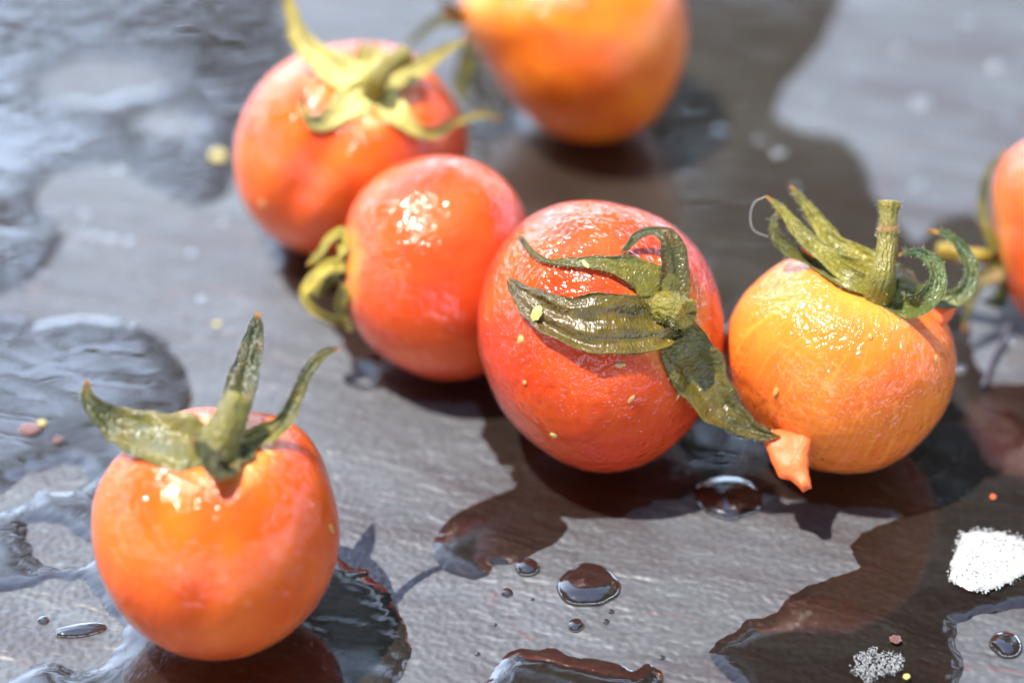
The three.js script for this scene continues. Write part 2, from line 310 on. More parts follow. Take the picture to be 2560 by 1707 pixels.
// a stalk: control points as above, width = thickness; the far end is cut
function stalk(T, s) {
  const pts = s.pts.map((c) => point(T, c)), curve = new THREE.CatmullRomCurve3(pts, false, 'centripetal'), N = 40, M = 20, last = pts.length - 1;
  const pos = [], uv = [], col = [], idx = []; let side = V(1, 0.2, 0.1);
  const rings = []; for (let i = 0; i <= N; i++) rings.push([i / N, 1]); rings.push([1, 0.82], [1, 0.5], [1, 0.02]);
  rings.forEach(([t, sc], i) => {
    const f = t * last, q = Math.min(last - 1, Math.floor(f)), rad = mix(s.pts[q][2], s.pts[q + 1][2], smooth(0, 1, f - q)) * T.k / 2 * (i > N - 2 && sc === 1 ? 0.96 : 1);
    const p = curve.getPoint(t), tan = curve.getTangent(t); side.addScaledVector(tan, -side.dot(tan)).normalize(); const b = V().crossVectors(tan, side), end = i > N;
    for (let j = 0; j < M; j++) {
      const a = 2 * Math.PI * j / M, w = rad * sc * (1 + (end ? 0 : 0.09 * noise(Math.cos(a) * 2.2, Math.sin(a) * 2.2, t * 7 + T.spec.seed) + 0.05 * Math.cos(a * 5 + t * 3)));
      const v = p.clone().addScaledVector(side, Math.cos(a) * w).addScaledVector(b, Math.sin(a) * w).addScaledVector(tan, end ? (sc > 0.7 ? 0.06 : -0.05) * rad + 0.05 * rad * noise(j, i, 3) : 0);
      pos.push(v.x, v.y, v.z); uv.push(j / M * 0.6, t * 1.0);
      const n = noise(v.x * 0.9, v.y * 0.9, v.z * 0.9), n2 = noise(v.x * 3, v.y * 3, v.z * 3);
      let c = mix3(s.base ?? OLIVE, GREEN, smooth(-0.1, 0.6, n) * (s.green ?? 0.5)); c = mix3(c, YELLOW, (s.yellow ?? 0.25) + 0.3 * smooth(0.85, 1, t));
      if (s.node) c = mix3(c, [0.17, 0.065, 0.012], 0.8 * Math.exp(-Math.pow((t - s.node) / 0.07, 2)));
      if (end) c = mix3([0.27, 0.215, 0.03], [0.15, 0.115, 0.02], sc > 0.7 ? 0.3 : smooth(-0.3, 0.4, n2));
      col.push(...c.map((h) => h * (1 + 0.25 * n2)));
    }
  });
  for (let i = 0; i < rings.length - 1; i++) for (let j = 0; j < M; j++) { const a = i * M + j, b = i * M + (j + 1) % M, c = a + M, d = b + M; idx.push(a, b, c, b, d, c); }
  const g = new THREE.BufferGeometry();
  g.setAttribute('position', new THREE.Float32BufferAttribute(pos, 3)); g.setAttribute('uv', new THREE.Float32BufferAttribute(uv, 2)); g.setAttribute('color', new THREE.Float32BufferAttribute(col, 3)); g.setIndex(idx); g.computeVertexNormals();
  g.userData.flip = true;
  const tubeGeo = rows(g, M, 0, N), o2 = obj('stem', tubeGeo.clone(), sepalMat, T.group);
  obj('cut_end', rows(g, M, N, N + 3), sepalMat, o2);
  if (T.spec.hair) hairs(tubeGeo, o2, T.spec.hair, T);
  return o2;
}

const T1 = tomato({
  label: 'orange-red tomato with an upright cut stem and three raised sepals, in its own puddle', seed: 1, hair: 220, cx: 537, cy: 1335, R: 310, deep: [0.53, 0.064, 0.006], pale: [0.64, 0.118, 0.010], tex: 1024,
  outline: [[845, 1335], [838, 1230], [815, 1150], [770, 1085], [700, 1040], [600, 1020], [500, 1018], [400, 1045], [320, 1095], [265, 1170], [236, 1250], [231, 1330], [245, 1410], [285, 1500], [340, 1570], [420, 1625], [510, 1648], [600, 1645], [690, 1605], [770, 1540], [825, 1450]],
  stem: [0.06, 0.74, 0.67], dimple: 0.055, furrows: [[-0.05, 0.04, 0.17], [1.9, 0.035, 0.25], [-2.0, 0.03, 0.25], [3.0, 0.03, 0.2]], lump: 0.004,
  sepals: [
    { pts: [[545, 1135, 90, 4], [455, 1118, 150, 10], [370, 1098, 132, 16], [300, 1070, 96, , 118], [252, 1035, 58, , 122], [226, 998, 40, , 128], [222, 958, 17, , 132]], cup: 0.14, dark: GREEN, brown: 0.35 },
    { pts: [[570, 1090, 60, 6], [582, 1040, 72, , 165], [600, 965, 76, , 110], [620, 890, 62, , 70], [633, 830, 44, , 40], [639, 778, 14, , 20]], cup: 0.12, base: [0.040, 0.041, 0.008], dark: [0.020, 0.026, 0.007], brown: 0.7, yellow: 0.1 },
    { pts: [[590, 1120, 50, 4], [650, 1100, 56, 10], [700, 1064, 42, , 185], [732, 1000, 34, , 175], [762, 935, 32, , 170], [800, 895, 24, , 165], [843, 877, 9, , 160]], cup: 0.28, yellow: 0.5 },
    { pts: [[560, 1125, 40, 6], [556, 1170, 84, 14], [535, 1170, 70, , 320], [508, 1140, 40, , 335], [478, 1105, 10, , 335]], cup: 0.2, base: [0.066, 0.056, 0.011], brown: 0.8 },
    { pts: [[560, 1120, 50, 4], [600, 1150, 70, 6], [612, 1165, 40, 6]], cup: 0.1 },
  ],
  stems: [{ pts: [[538, 1138, 112, 4], [550, 1108, 100, , 245], [572, 1055, 84, , 250], [596, 1003, 70, , 245]], yellow: 0.15 }],
});
const T2 = tomato({
  label: 'red tomato with large limp brown-green sepals lying across its face and a stem stub', seed: 2, wrinkled: true, hair: 260, cx: 1502, cy: 845, R: 315, deep: [0.50, 0.030, 0.006], pale: [0.62, 0.075, 0.009], vein: 0.04, tex: 1024,
  outline: [[1321, 542], [1405, 508], [1507, 506], [1609, 532], [1711, 583], [1766, 660], [1800, 756], [1808, 858], [1793, 955], [1755, 1030], [1686, 1108], [1609, 1160], [1533, 1183], [1436, 1169], [1364, 1129], [1293, 1070], [1240, 991], [1211, 909], [1197, 833], [1203, 750], [1232, 655], [1272, 593]],
  stem: [0.56, 0.19, 0.81], dimple: 0.05, dents: [[0.2, 0.75, 0.62, -0.02, 0.25], [-0.3, 0.35, 0.85, -0.02, 0.22]], lump: 0.008,
  sepals: [
    { pts: [[1678, 795, 110, 3], [1609, 812, 140, 10], [1507, 812, 146, 13], [1405, 796, 104, 14], [1344, 764, 76, 12], [1300, 728, 44, 14], [1272, 693, 10, 22]], cup: 0.08, base: [0.092, 0.066, 0.008], dark: [0.044, 0.029, 0.005], brown: 0.75, yellow: 0.15, radial: 0.75, fold: 0.055 },
    { pts: [[1680, 775, 110, 4], [1635, 728, 120, 10], [1584, 688, 78, 12], [1507, 667, 40, 14], [1436, 664, 26, 12], [1374, 660, 14, 10], [1339, 639, 16, 14], [1313, 608, 15, 18], [1295, 587, 8, 26]], cup: 0.1, base: [0.086, 0.079, 0.011], brown: 0.4, yellow: 0.3, radial: 0.75 },
    { pts: [[1672, 775, 60, 4], [1674, 715, 84, 12], [1674, 650, 76, 40], [1658, 603, 50, 58], [1624, 588, 26, 52], [1589, 601, 24, 36], [1566, 627, 17, 16], [1551, 642, 9, 5]], cup: 0.2, base: [0.066, 0.046, 0.009], brown: 0.6, yellow: 0.1 },
    { pts: [[1672, 795, 90, 4], [1700, 870, 128, 10], [1737, 935, 138, 14], [1783, 1001, 108, , 190], [1838, 1050, 66, , 180], [1890, 1076, 36, , 172], [1941, 1085, 8, , 168]], cup: 0.16, fold: 0.05, base: [0.095, 0.074, 0.009], dark: [0.045, 0.036, 0.006], brown: 0.6, radial: 0.5 },
  ],
  stems: [{ pts: [[1650, 772, 84, 2], [1672, 776, 74, , 290], [1692, 782, 70, , 306], [1707, 788, 76, , 320]], yellow: 0.35, green: 0.2 }],
});
const T3 = tomato({
  label: 'orange veined tomato with tall thin stem, curled green sepals and a torn flap below', seed: 3, wrinkled: true, hair: 300, cx: 2102, cy: 898, R: 286, deep: [0.62, 0.118, 0.014], pale: [0.72, 0.195, 0.024], vein: 0.3, tex: 1024,
  outline: [[1972, 648], [1909, 690], [1856, 743], [1824, 801], [1814, 870], [1829, 955], [1861, 1025], [1909, 1090], [1962, 1137], [2025, 1168], [2094, 1182], [2163, 1182], [2226, 1161], [2285, 1119], [2332, 1066], [2372, 997], [2388, 923], [2383, 854], [2355, 795], [2306, 735], [2240, 670], [2160, 635], [2060, 628]],
  stem: [0.36, 0.66, 0.66], dimple: 0.06, lump: 0.009, dents: [[-0.35, 0.85, 0.38, -0.02, 0.3]],
  sepals: [
    { pts: [[2205, 715, 70, 4], [2150, 672, 92, 10], [2080, 610, 52, , 130], [2036, 547, 38, , 120], [2004, 505, 25, , 120], [1978, 470, 10, , 120]], cup: 0.2, base: [0.19, 0.165, 0.022], dark: [0.10, 0.09, 0.014], yellow: 0.4, brown: 0.1 },
    { pts: [[2200, 725, 70, 4], [2130, 690, 88, 8], [2050, 634, 46, , 175], [1999, 584, 38, , 168], [1962, 536, 25, , 165], [1919, 497, 8, , 165]], cup: 0.2, base: [0.19, 0.165, 0.022], dark: [0.10, 0.09, 0.014], yellow: 0.4, brown: 0.1 },
    { pts: [[2215, 745, 46, 3], [2120, 708, 60, 8], [2036, 661, 46, 8], [1980, 636, 38, , 150], [1949, 600, 32, , 158], [1942, 563, 24, , 165], [1959, 532, 7, , 170]], cup: 0.25, base: OLIVE, dark: [0.040, 0.056, 0.013], yellow: 0.45, brown: 0.2 },
    { pts: [[2205, 745, 60, 4], [2256, 770, 62, 10], [2305, 758, 54, , 240], [2333, 716, 48, , 235], [2329, 672, 40, , 225], [2304, 648, 29, , 215], [2272, 638, 19, , 210], [2234, 649, 8, , 208]], cup: 0.3, base: [0.046, 0.066, 0.013], dark: [0.023, 0.046, 0.013], brown: 0.1, radial: 0.2, thick: 1.3 },
    { pts: [[2235, 725, 60, 4], [2310, 745, 56, 8], [2372, 752, 46, , 110], [2410, 722, 44, , 95], [2420, 676, 38, , 85], [2402, 632, 31, , 75], [2368, 595, 25, , 70], [2314, 580, 10, , 65]], cup: 0.25, base: [0.053, 0.066, 0.013], dark: [0.026, 0.046, 0.013], brown: 0.15, radial: 0.3, thick: 1.3 },
    { pts: [[2200, 720, 60, 3], [2250, 700, 80, 6], [2290, 705, 50, 6]], cup: 0.1, base: [0.112, 0.112, 0.020], brown: 0.1 },
  ],
  stems: [{ pts: [[2190, 735, 92, 0], [2202, 700, 66, , 225], [2211, 650, 52, , 215], [2215, 604, 50, , 205], [2216, 592, 56, , 203], [2217, 575, 44, , 200], [2219, 545, 44, , 195], [2221, 517, 56, , 192]], node: 0.62, yellow: 0.3, green: 0.3 }],
});
const T4 = tomato({
  label: 'smooth pinkish-red tomato lying on its side between two tomatoes, sepals looped at one end', seed: 4, hair: 80, cx: 1088, cy: 670, R: 258, deep: [0.52, 0.042, 0.009], pale: [0.64, 0.088, 0.014], vein: 0.03,
  outline: [[887, 497], [932, 450], [1004, 406], [1079, 390], [1146, 394], [1213, 416], [1271, 460], [1307, 515], [1326, 590], [1330, 670], [1322, 760], [1300, 840], [1262, 900], [1213, 935], [1150, 949], [1095, 950], [1039, 935], [968, 899], [914, 852], [879, 796], [857, 740], [850, 680], [856, 615], [868, 551]],
  stem: [-0.93, 0.02, 0.3], dimple: 0.02, lump: 0.004,
  sepals: [
    { pts: [[872, 640, 40, 3], [858, 590, 44, 8], [832, 600, 34, , 60], [802, 638, 28, , 60], [770, 664, 10, , 60]], base: [0.30, 0.22, 0.014], dark: [0.15, 0.12, 0.012], yellow: 0.5, brown: 0.1 },
    { pts: [[868, 660, 44, 3], [830, 668, 40, , 75], [790, 700, 38, , 80], [768, 735, 34, , 80], [786, 768, 30, , 80], [830, 792, 28, , 80], [872, 806, 10, , 75]], base: [0.30, 0.22, 0.014], dark: [0.15, 0.12, 0.012], yellow: 0.5, brown: 0.1, thick: 1.5 },
    { pts: [[872, 720, 40, 3], [858, 770, 46, 5], [870, 805, 40, 6], [880, 830, 10, 6]], base: [0.30, 0.22, 0.014], dark: [0.15, 0.12, 0.012], brown: 0.3 },
  ],
  stems: [{ pts: [[862, 680, 44, 2], [835, 690, 36, , 40], [808, 712, 32, , 30], [790, 735, 34, , 20]], yellow: 0.4 }],
});
const T5 = tomato({
  label: 'lobed red-orange peeled tomato with a wide shining yellow-green calyx spread over its top', seed: 5, hair: 80, cx: 880, cy: 372, R: 288, deep: [0.55, 0.060, 0.009], pale: [0.68, 0.120, 0.014], vein: 0.05,
  outline: [[1168, 390], [1166, 320], [1140, 250], [1090, 180], [1020, 125], [940, 108], [860, 112], [770, 130], [690, 180], [630, 245], [595, 330], [589, 420], [605, 500], [650, 570], [720, 622], [800, 636], [880, 630], [970, 615], [1060, 580], [1125, 510]],
  stem: [0.2, 0.58, 0.79], dimple: 0.12, furrows: [[-0.35, 0.09, 0.2], [0.9, 0.05, 0.22], [2.4, 0.03, 0.3]], lump: 0.006,
  sepals: [
    { pts: [[925, 215, 70, 4], [850, 190, 92, 10], [796, 150, 64, , 190], [755, 105, 52, , 170], [738, 53, 34, , 160], [724, 0, 22, , 150], [711, -20, 8, , 148]], base: [0.36, 0.29, 0.06], dark: [0.17, 0.13, 0.02], gold: [0.66, 0.57, 0.2], fold: 0.05, brown: 0.5, yellow: 0.8, cup: 0.2 },
    { pts: [[950, 215, 60, 4], [1000, 200, 66, 8], [1062, 163, 44, , 150], [1112, 130, 26, , 140], [1166, 104, 9, , 130]], base: [0.36, 0.29, 0.06], dark: [0.17, 0.13, 0.02], gold: [0.66, 0.57, 0.2], fold: 0.05, yellow: 0.5 },
    { pts: [[925, 230, 70, 3], [880, 262, 80, 7], [835, 296, 58, 10], [790, 309, 42, 12], [765, 284, 22, 20], [754, 246, 13, 24], [770, 224, 6, 26]], base: [0.36, 0.29, 0.06], dark: [0.17, 0.13, 0.02], gold: [0.66, 0.57, 0.2], fold: 0.05, yellow: 0.7, dark: [0.033, 0.033, 0.007], cup: 0.15 },
    { pts: [[945, 235, 70, 3], [980, 280, 74, 8], [1030, 325, 40, 12], [1075, 336, 28, 16], [1130, 308, 19, , 170], [1200, 288, 15, , 150], [1248, 303, 10, , 140]], base: [0.36, 0.29, 0.06], dark: [0.17, 0.13, 0.02], gold: [0.66, 0.57, 0.2], fold: 0.05, yellow: 0.7, cup: 0.2 },
    { pts: [[930, 215, 60, 3], [930, 170, 96, 6], [920, 135, 60, 8], [915, 118, 20, 10]], base: [0.36, 0.29, 0.06], dark: [0.17, 0.13, 0.02], gold: [0.66, 0.57, 0.2], fold: 0.05, yellow: 0.8 },
  ],
  stems: [{ pts: [[930, 235, 62, 2], [938, 205, 54, , 262], [962, 175, 46, , 258], [990, 156, 44, , 240], [1012, 142, 46, , 225]], yellow: 0.5 }],
});
const T6 = tomato({
  label: 'golden-orange peeled tomato narrowing to a pointed stem end, with a black-green puddle edge beside it', seed: 6, cx: 1452, cy: 84, R: 262, deep: [0.61, 0.095, 0.009], pale: [0.74, 0.220, 0.018], vein: 0.05,
  outline: [[1716, 60], [1712, 140], [1684, 220], [1640, 292], [1570, 340], [1480, 354], [1395, 338], [1318, 290], [1262, 226], [1220, 150], [1172, 75], [1140, 20], [1180, -40], [1260, -120], [1360, -170], [1460, -190], [1560, -175], [1640, -120], [1700, -30]],
  stem: [-0.93, 0.25, 0.28], dimple: -0.03, lump: 0.006,
  sepals: [
    { pts: [[1160, 50, 36, , 60], [1110, 50, 34, , 70], [1060, 82, 26, , 60], [1015, 118, 10, , 45]], base: [0.040, 0.040, 0.008], brown: 0.3 },
    { pts: [[1175, 90, 36, , 40], [1168, 160, 46, , 20], [1155, 220, 50, , 0], [1160, 265, 14, , -20]], base: [0.172, 0.145, 0.013], yellow: 0.7 },
    { pts: [[1165, 40, 40, , 70], [1130, 22, 34, , 80], [1100, 5, 10, , 80]], base: [0.231, 0.079, 0.013], brown: 0.1 },
    { pts: [[1190, 130, 40, , -20], [1190, 220, 40, , -60], [1230, 262, 12, , -80]], base: [0.040, 0.040, 0.008] },
  ],
});
const T7 = tomato({
  label: 'orange peeled tomato with a yellow stem pointing sideways and one sepal hanging to the slate', seed: 7, wrinkled: true, cx: 2726, cy: 588, R: 246, deep: [0.55, 0.060, 0.008], pale: [0.68, 0.125, 0.013],
  outline: [[2560, 350], [2530, 376], [2496, 410], [2480, 460], [2484, 523], [2488, 590], [2497, 648], [2521, 712], [2560, 790], [2640, 835], [2730, 842], [2850, 800], [2940, 700], [2972, 590], [2950, 470], [2880, 380], [2780, 338], [2660, 330]],
  stem: [-0.95, 0.05, 0.25], dimple: 0.03, lump: 0.006,
  sepals: [
    { pts: [[2500, 650, 44, 3], [2512, 672, 54, , 70], [2464, 702, 44, , 80], [2437, 760, 32, , 80], [2419, 831, 10, , 80]], base: [0.145, 0.079, 0.013], brown: 0.4, yellow: 0.3 },
    { pts: [[2500, 620, 44, 3], [2478, 560, 40, , 60], [2470, 500, 36, , 50], [2482, 430, 26, , 45], [2520, 378, 10, , 40]], base: [0.132, 0.099, 0.013], yellow: 0.4 },
    { pts: [[2500, 660, 44, 3], [2520, 720, 46, , 20], [2500, 752, 36, , 10], [2460, 752, 10, , 0]], base: [0.079, 0.079, 0.013] },
  ],
  stems: [{ pts: [[2496, 644, 46, 0], [2460, 642, 38, , 60], [2410, 636, 36, , 60], [2380, 630, 46, , 58], [2352, 628, 44, , 55]], base: [0.297, 0.172, 0.013], yellow: 0.6, green: 0 }],
});

// ---------------------------------------------------------------- water
const waterMat = new THREE.MeshPhysicalMaterial({ color: new THREE.Color().setRGB(0.43, 0.37, 0.33), transmission: 1, thickness: 0, roughness: 0.02, ior: 1.82 });
const juiceMat = waterMat.clone(); juiceMat.ior = 1.52;
const dampMat = juiceMat.clone(); dampMat.color.setRGB(0.60, 0.54, 0.47);
const dropletMat = waterMat.clone(); dropletMat.roughness = 0.15; dropletMat.color.setRGB(0.95, 0.96, 0.97);
const toGround = (list) => list.map(([x, y]) => { const p = ground(x, y); return [p.x, p.z]; });
function polyDistance(poly, x, z) {                                       // positive inside
  let d = 1e9, inside = false;
  for (let i = 0, j = poly.length - 1; i < poly.length; j = i++) {
    const [ax, az] = poly[j], [bx, bz] = poly[i], ex = bx - ax, ez = bz - az, t = clamp(((x - ax) * ex + (z - az) * ez) / (ex * ex + ez * ez));
    d = Math.min(d, Math.hypot(x - ax - t * ex, z - az - t * ez));
    if ((az > z) !== (bz > z) && x < ((bx - ax) * (z - az)) / (bz - az) + ax) inside = !inside;
  }
  return inside ? d : -d;
}
function puddle(label, outer, holes, { depth = 0.4, ripple = 0.012, mat = waterMat, jag = 0.5, step = 0.45, edge = 1.0 } = {}) {
  const P = toGround(outer), Hs = holes.map(toGround);
  let x0 = 1e9, x1 = -1e9, z0 = 1e9, z1 = -1e9; for (const [x, z] of P) { x0 = Math.min(x0, x); x1 = Math.max(x1, x); z0 = Math.min(z0, z); z1 = Math.max(z1, z); }
  x0 -= 1; z0 -= 1; const nx = Math.ceil((x1 - x0 + 1) / step), nz = Math.ceil((z1 - z0 + 1) / step), sd = new Float32Array((nx + 1) * (nz + 1));
  for (let j = 0; j <= nz; j++) for (let i = 0; i <= nx; i++) {
    const x = x0 + i * step, z = z0 + j * step; let d = polyDistance(P, x, z);
    for (const h of Hs) d = Math.min(d, -polyDistance(h, x, z));
    sd[j * (nx + 1) + i] = d + jag * (0.9 * noise(x * 0.45, z * 0.45, 5.5) + 0.5 * noise(x * 1.3, z * 1.3, 2.5));
  }
  const pos = [], map = new Map(), idx = [];
  const vert = (key, x, z, d) => {
    if (map.has(key)) return map.get(key);
    const s = stoneHeight(x, z);
    let h = s * 0.25 + depth * (1 - Math.exp(-Math.max(0, d) / edge));
    h += ripple * smooth(0.3, 2.5, d) * (1.2 * noise(x * 0.11, z * 0.11, 9.1) * 3 + 1.1 * noise(x * 0.27, z * 0.27, 6.3) + 0.15 * noise(x * 0.7, z * 0.7, 2.2));
    for (const T of tomatoes) { const q = Math.hypot(x - T.base.x, z - T.base.z) - T.R * 0.37; if (q < 12) h += Math.min(1, Math.max(0, d) / 1.5) * 1.7 * Math.exp(-Math.max(0, q) / 1.9); }
    h = Math.max(h, s + 0.05);
    pos.push(x, h, z); map.set(key, pos.length / 3 - 1); return pos.length / 3 - 1;
  };
  const grid = (i, j) => ({ k: j * (nx + 1) + i, x: x0 + i * step, z: z0 + j * step, d: sd[j * (nx + 1) + i] });
  const tri = (a, b, c) => {
    const v = [a, b, c], out = [];
    for (let i = 0; i < 3; i++) {
      const p = v[i], q = v[(i + 1) % 3];
      if (p.d > 0) out.push(vert(p.k, p.x, p.z, p.d));
      if ((p.d > 0) !== (q.d > 0)) { const t = p.d / (p.d - q.d), lo = Math.min(p.k, q.k), hi = Math.max(p.k, q.k); out.push(vert(`${lo}-${hi}`, mix(p.x, q.x, t), mix(p.z, q.z, t), 0)); }
    }
    for (let i = 1; i < out.length - 1; i++) idx.push(out[0], out[i], out[i + 1]);
  };
  for (let j = 0; j < nz; j++) for (let i = 0; i < nx; i++) { const a = grid(i, j), b = grid(i + 1, j), c = grid(i, j + 1), d = grid(i + 1, j + 1); if (Math.max(a.d, b.d, c.d, d.d) <= 0) continue; tri(a, c, b); tri(b, c, d); }
  const g = new THREE.BufferGeometry(); g.setAttribute('position', new THREE.Float32BufferAttribute(pos, 3)); g.setIndex(idx); g.computeVertexNormals();
  return structure(tag(obj('puddle', g, mat), label, 'puddle'));
}
puddle('large brownish puddle running round the tomatoes and out to the foam', [
  [1180, 485], [1100, 400], [1000, 330], [760, 300], [610, 470], [653, 588], [697, 697], [762, 764], [838, 827], [871, 892], [925, 958], [1001, 996], [1088, 1008], [1190, 1005], [1204, 1040], [1206, 1090], [1245, 1150], [1289, 1216], [1245, 1236], [1199, 1259], [1159, 1273], [1126, 1303], [1099, 1329], [1081, 1362], [1086, 1395], [1109, 1425], [1146, 1442], [1186, 1447], [1212, 1439], [1229, 1415], [1265, 1412], [1305, 1402], [1332, 1379], [1378, 1362], [1411, 1336], [1418, 1316], [1406, 1293], [1451, 1297], [1504, 1296], [1550, 1293], [1584, 1276], [1617, 1263], [1696, 1246], [1760, 1225], [1840, 1215], [1915, 1236], [1955, 1246], [1995, 1253], [2061, 1259], [2101, 1269], [2154, 1266], [2234, 1273], [2263, 1286], [2240, 1299], [2194, 1316], [2154, 1336], [2128, 1362], [2128, 1389], [2147, 1419], [2121, 1435], [2061, 1458], [2015, 1468], [1975, 1495], [1948, 1528], [1909, 1548], [1869, 1548], [1829, 1581], [1789, 1601], [1776, 1634], [1796, 1674], [1836, 1707], [1860, 1800], [2399, 1800], [2399, 1707], [2406, 1641], [2390, 1601], [2393, 1561], [2439, 1541], [2512, 1528], [2560, 1521], [2760, 1500], [2760, 940], [2560, 960], [2480, 960], [2440, 900], [2420, 800], [2400, 745], [2100, 725], [1905, 764], [1812, 822], [1715, 764], [1400, 655], [1250, 565],
], [], { depth: 0.38, mat: juiceMat });
puddle('thin olive-brown damp film behind the tomatoes, reaching to the far golden tomato', [
  [1154, 272], [1160, 330], [1184, 480], [1252, 558], [1402, 652], [1715, 761], [1812, 819], [1905, 761], [2100, 718], [2405, 738], [2450, 660], [2492, 588], [2427, 533], [2340, 555], [2296, 620], [2242, 555], [2188, 490], [2166, 403], [2111, 348], [2013, 327], [1937, 294], [1959, 218], [2057, 109], [2122, -60], [2122, -120], [1300, -120], [1180, 120]
], [], { depth: 0.22, mat: dampMat });
puddle('puddle of blue sky reflections round the upright-stemmed tomato, with bare stone islands', [
  [-120, 790], [0, 776], [90, 806], [196, 789], [305, 800], [400, 840], [457, 914], [479, 980], [470, 1040], [650, 1150], [848, 1396], [869, 1404], [887, 1419], [913, 1427], [939, 1445], [960, 1469], [978, 1495], [988, 1521], [1004, 1547], [1017, 1580], [1023, 1611], [1021, 1645], [1011, 1676], [993, 1707], [940, 1800], [-120, 1800],
], [
  [[-160, 1500], [0, 1482], [113, 1455], [198, 1446], [216, 1464], [252, 1510], [298, 1564], [307, 1609], [280, 1640], [252, 1667], [221, 1681], [113, 1654], [68, 1672], [0, 1710], [-160, 1760]],
  [[72, 1311], [104, 1302], [149, 1311], [194, 1338], [221, 1361], [246, 1397], [216, 1419], [149, 1422], [99, 1419], [81, 1388]],
  [[9, 1234], [45, 1194], [90, 1180], [158, 1153], [194, 1167], [225, 1203], [198, 1223], [149, 1228], [108, 1225], [68, 1252], [9, 1275], [-40, 1280], [-40, 1240]],
], { depth: 0.3, ripple: 0.013, jag: 0.7 });
puddle('shallow puddle with a red-brown rim at the bare end of the slate', [[1206, 1707], [1235, 1681], [1259, 1641], [1285, 1624], [1332, 1620], [1391, 1624], [1451, 1641], [1491, 1647], [1551, 1661], [1584, 1674], [1623, 1654], [1653, 1674], [1663, 1707], [1600, 1800], [1180, 1800]], [], { depth: 0.5 });
puddle('thin sheet of water with sky reflections behind the yellow-calyxed tomato', [[-200, 770], [0, 745], [65, 708], [141, 642], [163, 588], [98, 522], [87, 479], [131, 435], [218, 414], [300, 420], [360, 445], [400, 479], [457, 512], [533, 522], [580, 470], [600, 400], [700, 280], [740, 120], [700, 0], [680, -140], [-200, -140]],
  [[[90, 200], [200, 140], [330, 150], [430, 190], [380, 230], [250, 250], [120, 260]], [[330, 300], [400, 270], [500, 300], [470, 350], [380, 350]]], { depth: 0.24, ripple: 0.011, jag: 1.6 });

// drops standing on the dry slate
function drop(px, py, rx, ry, label, group, turn = 0, name = 'water_drop') {
  const c = ground(px, py), k = (CAM.y / -ray(px, py).y) / FPX, R = rx * k, asp = (ry / Math.sin(PITCH)) * k * 0.86, g = new THREE.SphereGeometry(1, 40, 20, 0, 2 * Math.PI, 0, Math.PI / 2), p = g.attributes.position, hgt = Math.min(0.62 * Math.min(R, asp), 1.25), base = stoneHeight(c.x, c.z);
  for (let i = 0; i < p.count; i++) {
    const y = p.getY(i), a = Math.atan2(p.getZ(i), p.getX(i)), wob = 1 + 0.07 * noise(Math.cos(a) * 1.6 + px, Math.sin(a) * 1.6 + py, 0.5) * 2;
    const flat = Math.pow(y, 0.72), s = Math.sqrt(Math.max(0, 1 - y * y)), x = Math.cos(a) * s * R * wob, z = Math.sin(a) * s * asp * wob;
    p.setXYZ(i, x * Math.cos(turn) + z * Math.sin(turn), flat * hgt, z * Math.cos(turn) - x * Math.sin(turn));
  }
  g.computeVertexNormals(); g.translate(c.x, base - 0.02, c.z);
  return tag(obj(name, g, name === 'water_droplet' ? dropletMat : waterMat, null, V(c.x, base, c.z)), label, 'water drop', group);
}
drop(1472, 1468, 77, 56, 'large round water drop on dry slate below the red tomato');
drop(1822, 1246, 88, 55, 'flat olive water drop half in the shadow between two tomatoes');
drop(1320, 1422, 31, 23, 'water drop at the edge of the puddle tongue below the red tomato');
drop(1440, 1565, 21, 17, 'round bead of water on bare slate below the large drop');
drop(2517, 1615, 40, 32, 'round water drop on the dry patch of slate below the foam');
drop(107, 1552, 15, 11, 'small bead of water above the long drop on the dry stone');
drop(200, 1578, 66, 17, 'long narrow water drop lying slanted on the dry stone', undefined, 0.18);
for (const [x, y, r] of [[1268, 1483, 15], [1516, 1554, 9], [1529, 1529, 8], [1331, 1498, 5], [1238, 1561, 5], [1194, 1634, 7], [1656, 1643, 8]]) drop(x, y, r, r * 0.8, 'tiny bead of water scattered round the large drop on bare slate', 'tiny water beads round the large drop', 0, 'water_bead');
for (const [x, y, r] of [[240, 597, 8], [278, 604, 8], [322, 610, 8], [205, 590, 6], [210, 540, 6], [300, 430, 8], [505, 752, 8], [70, 712, 5], [108, 686, 6], [2305, 265, 13], [2297, 470, 9], [2490, 170, 8], [1800, 332, 9], [1946, 385, 9], [1900, 355, 7], [2535, 855, 10], [2405, 930, 8], [2440, 240, 5], [2130, 190, 6], [60, 120, 8], [420, 330, 7], [150, 330, 6], [480, 640, 7], [2420, 60, 8], [2250, 130, 7], [2050, 250, 6], [2520, 300, 7], [1990, 470, 6], [560, 560, 6]]) drop(x, y, r * 1.9, r * 1.5, 'tiny sparkling water droplet on the pale slate behind the tomatoes', 'sparkling droplets on the far slate', 0, 'water_droplet');

